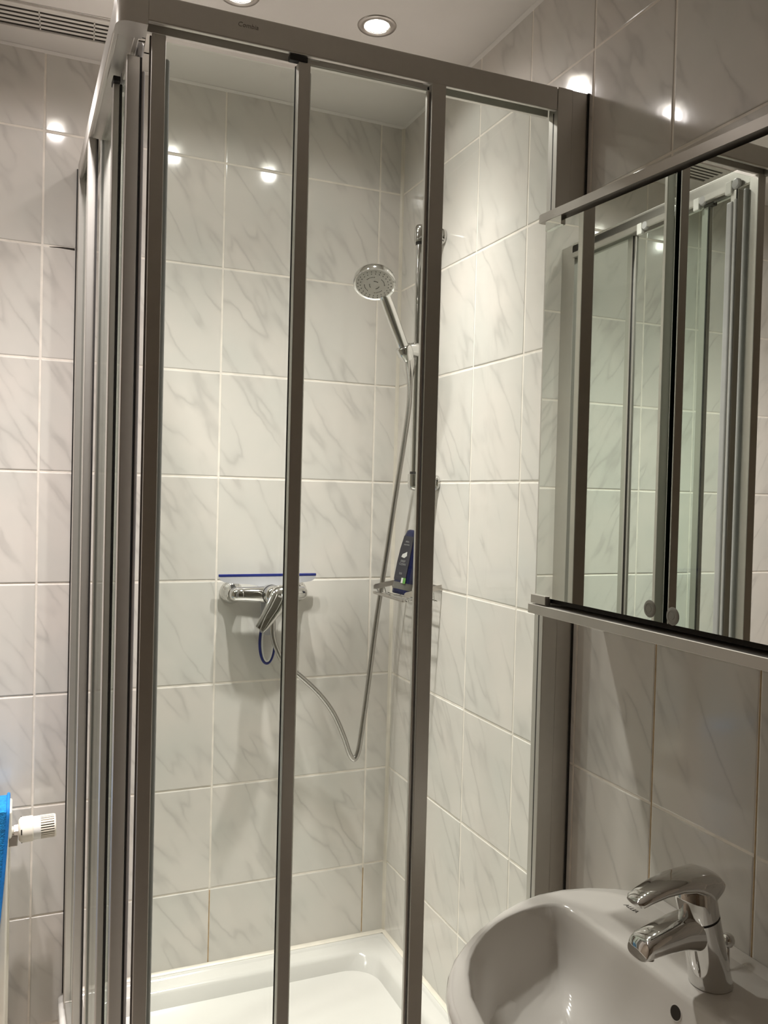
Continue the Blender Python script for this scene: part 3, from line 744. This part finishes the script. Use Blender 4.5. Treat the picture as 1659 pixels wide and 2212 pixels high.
def mdoor(ya, yb, pad):
    zt = lambda y: topz(y) - .0215
    z0 = -.1915
    m = MB()
    m.rings([[(CX, ya, z0), (CX, yb, z0), (CX, yb, zt(yb)), (CX, ya, zt(ya))], [(CX+.005, ya, z0), (CX+.005, yb, z0), (CX+.005, yb, zt(yb)), (CX+.005, ya, zt(ya))]])
    d = m.build('mirror_door', [M['mirror'], M['glassedge']], cb, smooth=False)
    for p in d.data.polygons:
        if abs(p.normal.x) < 0.5: p.material_index = 1
    MB().lathe([(.0002, .0014), (.004, .0013), (.0042, .0009), (.0072, .0009), (.0074, .0013), (.0104, .0012), (.0118, .0)], (CX-.0001, pad, -0.1765 - .004*(pad < SE)), (-1, 0, 0), 28).build('door_buffer', M['pad'], d, label='round frosted pull pad')
    return d
da = mdoor(-0.8860, SE+.0035, -1.1565)
db = mdoor(SE-.0045, -1.5400, -1.2000)
MB().box((CX-.0042, -.8875, .3975), (CX+.006, -.931, .4135), .0006).build('hinge_clip', M['mirror'], da, label='polished upper clip')
MB().box((CX-.0045, -.8765, -.2030), (CX+.006, -.918, -.1890), .0008).build('hinge_clip', M['cabalu'], da, label='grey lower clip')

# ------------------------------------------------------------------ wash basin
YC = -1.2360
out_pts = [(0.0, -1.020), (-.012, -.9990), (-.0387, -.9790), (-.0766, -.9620), (-.1196, -.9530), (-.1655, -.9540), (-.2034, -.9630), (-.2450, -.9800), (-.2823, -1.0010), (-.3160, -1.0230), (-.3443, -1.0450), (-.3730, -1.0710), (-.3950, -1.0980), (-.4165, -1.1330), (-.4304, -1.1680), (-.4390, -1.2030)]
in_pts = [(-.1345, -1.135), (-.1375, -1.060), (-.1400, -1.025), (-.1450, -1.000), (-.1560, -.9880), (-.1720, -.9845), (-.1900, -.9850), (-.2112, -.9880), (-.2360, -.9950), (-.2640, -1.0060), (-.2950, -1.0250), (-.3247, -1.0500), (-.3480, -1.0750), (-.3680, -1.1050), (-.3890, -1.1500), (-.4000, -1.1990)]
def sym(pts, mid):
    """half outline from the wall side to the front, mirrored about the tap axis"""
    half = [Vector((x, y)) for x, y in pts]
    full = half + [Vector((mid, YC))] + [Vector((p.x, 2*YC-p.y)) for p in half[::-1]]
    return full
OUT = sym(out_pts, -.4420)
INN = sym(in_pts, -.4040)
OUT[0] = Vector((-.0006, -1.020)); OUT[-1] = Vector((-.0006, 2*YC+1.020))
def blend(a, b, q): return [p*(1-q)+r_*q for p, r_ in zip(a, b)]
def scale_to(pts, c, f, g=None): return [Vector((c[0]+(p.x-c[0])*f, c[1]+(p.y-c[1])*(g or f))) for p in pts]
BZ0 = -0.6470
def rg(pts, z): return [(p.x, p.y, z(p) if callable(z) else z) for p in pts]
# deck is lower in front, the ledge beside the wall a touch higher
cI = (-.265, YC)
rings = [rg(scale_to(OUT, (-.12, YC), .55), BZ0-.150), rg(scale_to(OUT, (-.10, YC), .80), BZ0-.115), rg(scale_to(OUT, (-.04, YC), .93), BZ0-.075), rg(scale_to(OUT, (-.01, YC), .985), BZ0-.038), rg(scale_to(OUT, (-.005, YC), .999), BZ0-.014),
         rg(OUT, BZ0-.007), rg(scale_to(OUT, (-.002, YC), .996), BZ0-.0025), rg(scale_to(OUT, (-.002, YC), .988), BZ0),
         rg(blend(OUT, INN, .25), BZ0+.0004), rg(blend(OUT, INN, .60), BZ0-.0004), rg(blend(OUT, INN, .88), BZ0-.0012), rg(blend(OUT, INN, .97), BZ0-.0028), rg(INN, BZ0-.0060),
         rg(scale_to(INN, cI, .985), BZ0-.0130), rg(scale_to(INN, cI, .968), BZ0-.030), rg(scale_to(INN, cI, .940), BZ0-.056), rg(scale_to(INN, cI, .90), BZ0-.082), rg(scale_to(INN, cI, .83), BZ0-.104), rg(scale_to(INN, cI, .72), BZ0-.119), rg(scale_to(INN, cI, .52), BZ0-.129), rg(scale_to(INN, cI, .30), BZ0-.134), rg(scale_to(INN, cI, .12), BZ0-.136)]
ws = thing('wash_basin', 'white ceramic wash basin with a D-shaped bowl on the right wall', 'sink', (0, YC, BZ0))
MB().rings(rings).build('bowl', M['ceramic'], ws, angle=70)
MB().rings([[(-.0008, y, BZ0-.001), (-.0008, y, BZ0+.006), (-.0100, y, BZ0+.0055), (-.0150, y, BZ0+.0030), (-.0200, y, BZ0-.0005)] for y in (-1.035, 2*YC+1.035)]).build('back_ledge', M['ceramic'], ws, angle=60)
oc = Vector((-.1393, -1.2310, BZ0-.0320)); on = Vector((-.975, 0, .22)).normalized()
MB().lathe([(.0100, -.004), (.0102, .0002), (.0094, .0007), (.0085, .0002)], oc, on, 28).build('overflow_ring', M['ceramic'], ws, angle=60)
MB().lathe([(.0088, -.002), (.0086, .0008)], oc, on, 24).build('overflow_hole', M['dark'], ws)
MB().lathe([(.033, 0), (.033, .003), (.027, .005), (.024, .004)], (-.265, YC, BZ0-.1370), n=32).build('drain_ring', M['chrome'], ws)
MB().lathe([(.022, 0), (.022, .005), (.016, .008), (.001, .009)], (-.265, YC, BZ0-.1360), n=32).build('drain_plug', M['chrome'], ws)
text_part('maker_print', 'ALLIA', .0105, (-.0560, -1.0430, BZ0+.0002), (0.055, -1, 0), (1, 0, 0), M['darkprint'], ws, label='small dark maker lettering', shear=.15)

# ------------------------------------------------------------------ basin tap
tp = thing('basin_tap', 'chrome single-lever basin tap on the wash basin deck', 'tap', (-.0880, YC, BZ0))
TB = Vector((-.0880, YC, BZ0)); TT = Vector((-.1110, YC, BZ0+.0900)); tax = (TT-TB).normalized(); tL = (TT-TB).length
tR = Vector((0, 1, 0)); tU = tR.cross(tax)
def ts(h, a, b=None): return (TB+tax*h, tR, tU, a, b or a, 2.0)
MB().loft([((TB.x, TB.y, TB.z), (0, 1, 0), (1, 0, 0), .0272, .0272), ((TB.x-.0006, TB.y, TB.z+.004), (0, 1, 0), (1, 0, 0), .0268, .0268), ts(.02, .0262), ts(.05, .0255), ts(.075, .0252), ts(tL-.0012, .0252)], 40).build('body', M['chrome'], tp, angle=60)
MB().loft([ts(tL-.0014, .0243), ts(tL+.0020, .0243)], 36).build('neck_gap', M['rubber'], tp)
# spout
Uz = Vector((0, 0, 1))
sp = [((-.100, YC, -.5755), .0225, .0300, 2.4), ((-.122, YC, -.5720), .0222, .0250, 2.6), ((-.145, YC, -.5715), .0215, .0200, 2.8), ((-.170, YC, -.5745), .0207, .0165, 2.9), ((-.198, YC, -.5790), .0196, .0132, 3.0)]
secs = []
for i, (c, hw, hh, p) in enumerate(sp):
    d = dirn(sp[max(i-1, 0)][0], sp[min(i+1, len(sp)-1)][0]); U = d.cross(Vector((0, 1, 0))); U = U if U.z > 0 else -U
    secs.append((c, (0, 1, 0), U, hw, hh, p))
secs.append(((-.2062, YC, -.5812), (0, 1, 0), Vector((.30, 0, 1)), .0190, .0124, 3.0))
secs.append(((-.2074, YC, -.5815), (0, 1, 0), Vector((.30, 0, 1)), .0178, .0112, 3.0))
MB().loft(secs, 36).build('spout', M['chrome'], tp, angle=60)
MB().lathe([(.0115, 0), (.0115, .004), (.0095, .0045)], (-.1955, YC, -.5905), (-.25, 0, -1), 24).build('aerator', M['nickel'], tp)
# lever: cap on the neck plus an arched arm
MB().loft([ts(tL+.0018, .0250), ts(tL+.012, .0253), ts(tL+.026, .0252), ts(tL+.038, .0235), ts(tL+.046, .0180), ts(tL+.049, .010)], 40).build('lever_cap', M['chrome'], tp, angle=60)
ar = [((-.0965, YC, -.5260), .0205, .0150), ((-.0990, YC, -.5230), .0232, .0190), ((-.1050, YC, -.5175), .0246, .0190), ((-.1150, YC, -.5120), .0248, .0165), ((-.1350, YC, -.5085), .0236, .0118), ((-.1570, YC, -.5080), .0215, .0095), ((-.1800, YC, -.5115), .0190, .0082), ((-.2000, YC, -.5170), .0170, .0072), ((-.2120, YC, -.5215), .0155, .0064), ((-.2160, YC, -.5235), .0125, .0042)]
secs = []
for i, (c, hw, hh) in enumerate(ar):
    d = dirn(ar[max(i-1, 0)][0], ar[min(i+1, len(ar)-1)][0]); U = d.cross(Vector((0, 1, 0))); U = U if U.z > 0 else -U
    secs.append((c, (0, 1, 0), U, hw, hh, 3.2 if i < 4 else 2.6))
MB().loft(secs, 36).build('lever_arm', M['chrome'], tp, angle=60)
# pop-up rod behind the body
kd = Vector((.32, .36, 1)).normalized(); kb = Vector((-.0470, -1.2240, BZ0+.0005))
MB().lathe([(.0024, 0), (.0024, .030)], kb, kd, 12).build('pull_rod', M['chrome'], tp)
MB().lathe([(.0015, -.0095), (.0055, -.0080), (.0086, -.003), (.0090, .001), (.0075, .0058), (.0040, .0086), (.0005, .0094)], kb + kd*.0355, kd, 24).build('pull_knob', M['chrome'], tp, angle=70)

# ------------------------------------------------------------------ radiator with thermostat valve
rd = thing('radiator', 'cream panel radiator on the back wall at the left edge of the photo', 'radiator', (-1.25, -0.09, -1.32))
RXE = -0.9180
rz0, rz1 = -1.32, -0.716
MB().box((XL+.35, -.138, rz0), (RXE-.006, -.124, rz1-.006), .004).build('front_panel', M['lacquer'], rd)
MB().box((XL+.35, -.058, rz0), (RXE-.002, -.046, rz1-.006), .004).build('rear_panel', M['lacquer'], rd)
fins = MB()
for k in range(16):
    x = RXE - .03 - k*.038
    fins.box((x-.001, -.124, rz0+.03), (x+.001, -.058, rz1-.03))
fins.build('convector_fins', M['lacquer'], rd, kind='stuff', smooth=False)
MB().box((RXE-.014, -.136, rz1-.058), (RXE, -.048, rz1), .004, 3).build('end_cap', M['lacquer'], rd)
gr = MB()
gr.box((XL+.35, -.138, rz1-.008), (RXE-.012, -.130, rz1), .002); gr.box((XL+.35, -.056, rz1-.008), (RXE-.012, -.048, rz1), .002)
for k in range(28):
    x = RXE - .024 - k*.022
    gr.box((x-.003, -.131, rz1-.006), (x+.003, -.055, rz1-.001))
gr.build('top_grille', M['lacquer'], rd, smooth=False)
for x in (-1.05, -1.42):
    MB().box((x-.015, -.047, -.84), (x+.015, -.0002, -.80), .002).build('wall_bracket', M['lacquer'], rd)
VY, VZ = -0.090, -0.7745
tv = thing('thermostat_valve', 'cream radiator thermostat knob with a ribbed grip pointing right', 'valve', (-0.90, VY, VZ))
vx = Vector((1, 0, 0.035)).normalized()
def VX(x): return Vector((RXE, VY, VZ)) + vx*(x-RXE)
MB().lathe([(.010, -.012), (.010, .010)], VX(-0.9200), vx, 20).build('pipe_stub', M['lacquer'], tv)
MB().box((-0.9235, VY-.012, VZ-.030), (-0.9060, VY+.012, VZ-.005), .002).build('valve_body', M['nickel'], tv, label='dull metal valve body')
MB().lathe([(.0145, 0), (.0145, .008)], VX(-0.9135), vx, 6).build('union_nut', M['nickel'], tv)
MB().lathe([(.020, 0), (.0225, .0015), (.0245, .004)], VX(-0.9050), vx, 32).build('back_collar', M['plastic'], tv)
MB().lathe([(.0255, 0), (.0268, .003), (.0268, .024), (.0255, .0255)], VX(-0.9010), vx, 36).build('housing', M['plastic'], tv)
for a in (0.3, 2.2, 3.6, 5.2):
    e = vx.orthogonal().normalized(); f = vx.cross(e)
    c = VX(-0.8988) + (e*math.cos(a)+f*math.sin(a))*.0266
    tng = (-e*math.sin(a)+f*math.cos(a)); rad = (e*math.cos(a)+f*math.sin(a))
    MB().poly([c+tng*s1*.0055+vx*s2*.0012 for s1, s2 in ((-1, -1), (1, -1), (1, 1), (-1, 1))], rad*.0006).build('housing_slot', M['dark'], tv, smooth=False)
MB().lathe([(.0243, 0), (.0243, .0155)], VX(-0.8760), vx, 36).build('scale_ring', M['whiteplastic'], tv)
# ribbed grip
def gear(x, R0, R1, n=28):
    e = Vector((0, 1, 0)); f = vx.cross(e)
    pts = []
    for k in range(n):
        for q, r_ in ((0.0, R1), (0.16, R0), (0.84, R0), (1.0, R1)):
            a = 2*PI*(k + .04 + q*.66)/n
            pts.append(VX(x) + (e*math.cos(a)+f*math.sin(a))*r_)
    return pts
MB().rings([gear(-0.8605, .0246, .0208), gear(-0.8330, .0243, .0205)]).build('grip', M['plastic'], tv, angle=25)
MB().lathe([(.0236, 0), (.0236, .0020), (.0220, .0034), (.0005, .0040)], VX(-0.8332), vx, 36).build('grip_end', M['plastic'], tv)
MB().lathe([(.0215, 0), (.0215, .026)], VX(-0.8600), vx, 36).build('grip_core', M['rubber'], tv)

# towel draped over the radiator
tw = MB()
nx_, ns = 26, 60
def towel_pt(u, s):
    # s runs up the back, over the top and down the front
    Lb, Lt = .16, .095
    if s < .28:  y, z = -.040, rz1 + .004 - (.28-s)/.28*Lb*.9; y = -.0440
    elif s < .45:
        a = (s-.28)/.17*PI
        y = -.0920 + .0485*math.cos(a); z = rz1 + .003 + .010*math.sin(a)
    else:
        q = (s-.45)/.55
        y = -.1425 - .004*q; z = rz1 + .003 - q*.34
    q = max(0, (s-.45)/.55)
    xr = -0.9262 - .024*q**1.3
    x = xr - u*.42
    rip = .004*math.sin(u*21+1)*max(0, q)
    return Vector((x, y - abs(rip) - .0015*math.sin(u*60+s*40)*q, z))
random.seed(3)
g = [[towel_pt(i/nx_, j/ns) for i in range(nx_+1)] for j in range(ns+1)]
inner = [[p for p in row] for row in g]
bm = tw.bm
def nrm(i, j):
    a = g[min(j+1, ns)][i]-g[max(j-1, 0)][i]; b = g[j][min(i+1, nx_)]-g[j][max(i-1, 0)]
    n_ = a.cross(b); n_.normalize()
    return n_
top = [[bm.verts.new(g[j][i] + nrm(i, j)*(.0045 + random.uniform(-.0007, .0007))) for i in range(nx_+1)] for j in range(ns+1)]
low = [[bm.verts.new(g[j][i]) for i in range(nx_+1)] for j in range(ns+1)]
for j in range(ns):
    for i in range(nx_):
        bm.faces.new((top[j][i], top[j][i+1], top[j+1][i+1], top[j+1][i])); bm.faces.new((low[j][i], low[j+1][i], low[j+1][i+1], low[j][i+1]))
    bm.faces.new((top[j][0], top[j+1][0], low[j+1][0], low[j][0])); bm.faces.new((top[j][nx_], low[j][nx_], low[j+1][nx_], top[j+1][nx_]))
for i in range(nx_):
    bm.faces.new((top[0][i], low[0][i], low[0][i+1], top[0][i+1])); bm.faces.new((top[ns][i], top[ns][i+1], low[ns][i+1], low[ns][i]))
two = tw.build('towel', M['towel'], loc=(-1.1, -.14, rz1), angle=80, label='turquoise terry towel hung over the radiator', cat='towel')
hem = [towel_pt(0, j/ns) + Vector((.0005, -.002 if j/ns > .45 else 0, .002 if .28 < j/ns < .45 else 0)) for j in range(14, ns+1)]
MB().tube(hem, .0034, 8).build('side_hem', M['towelhem'], two)
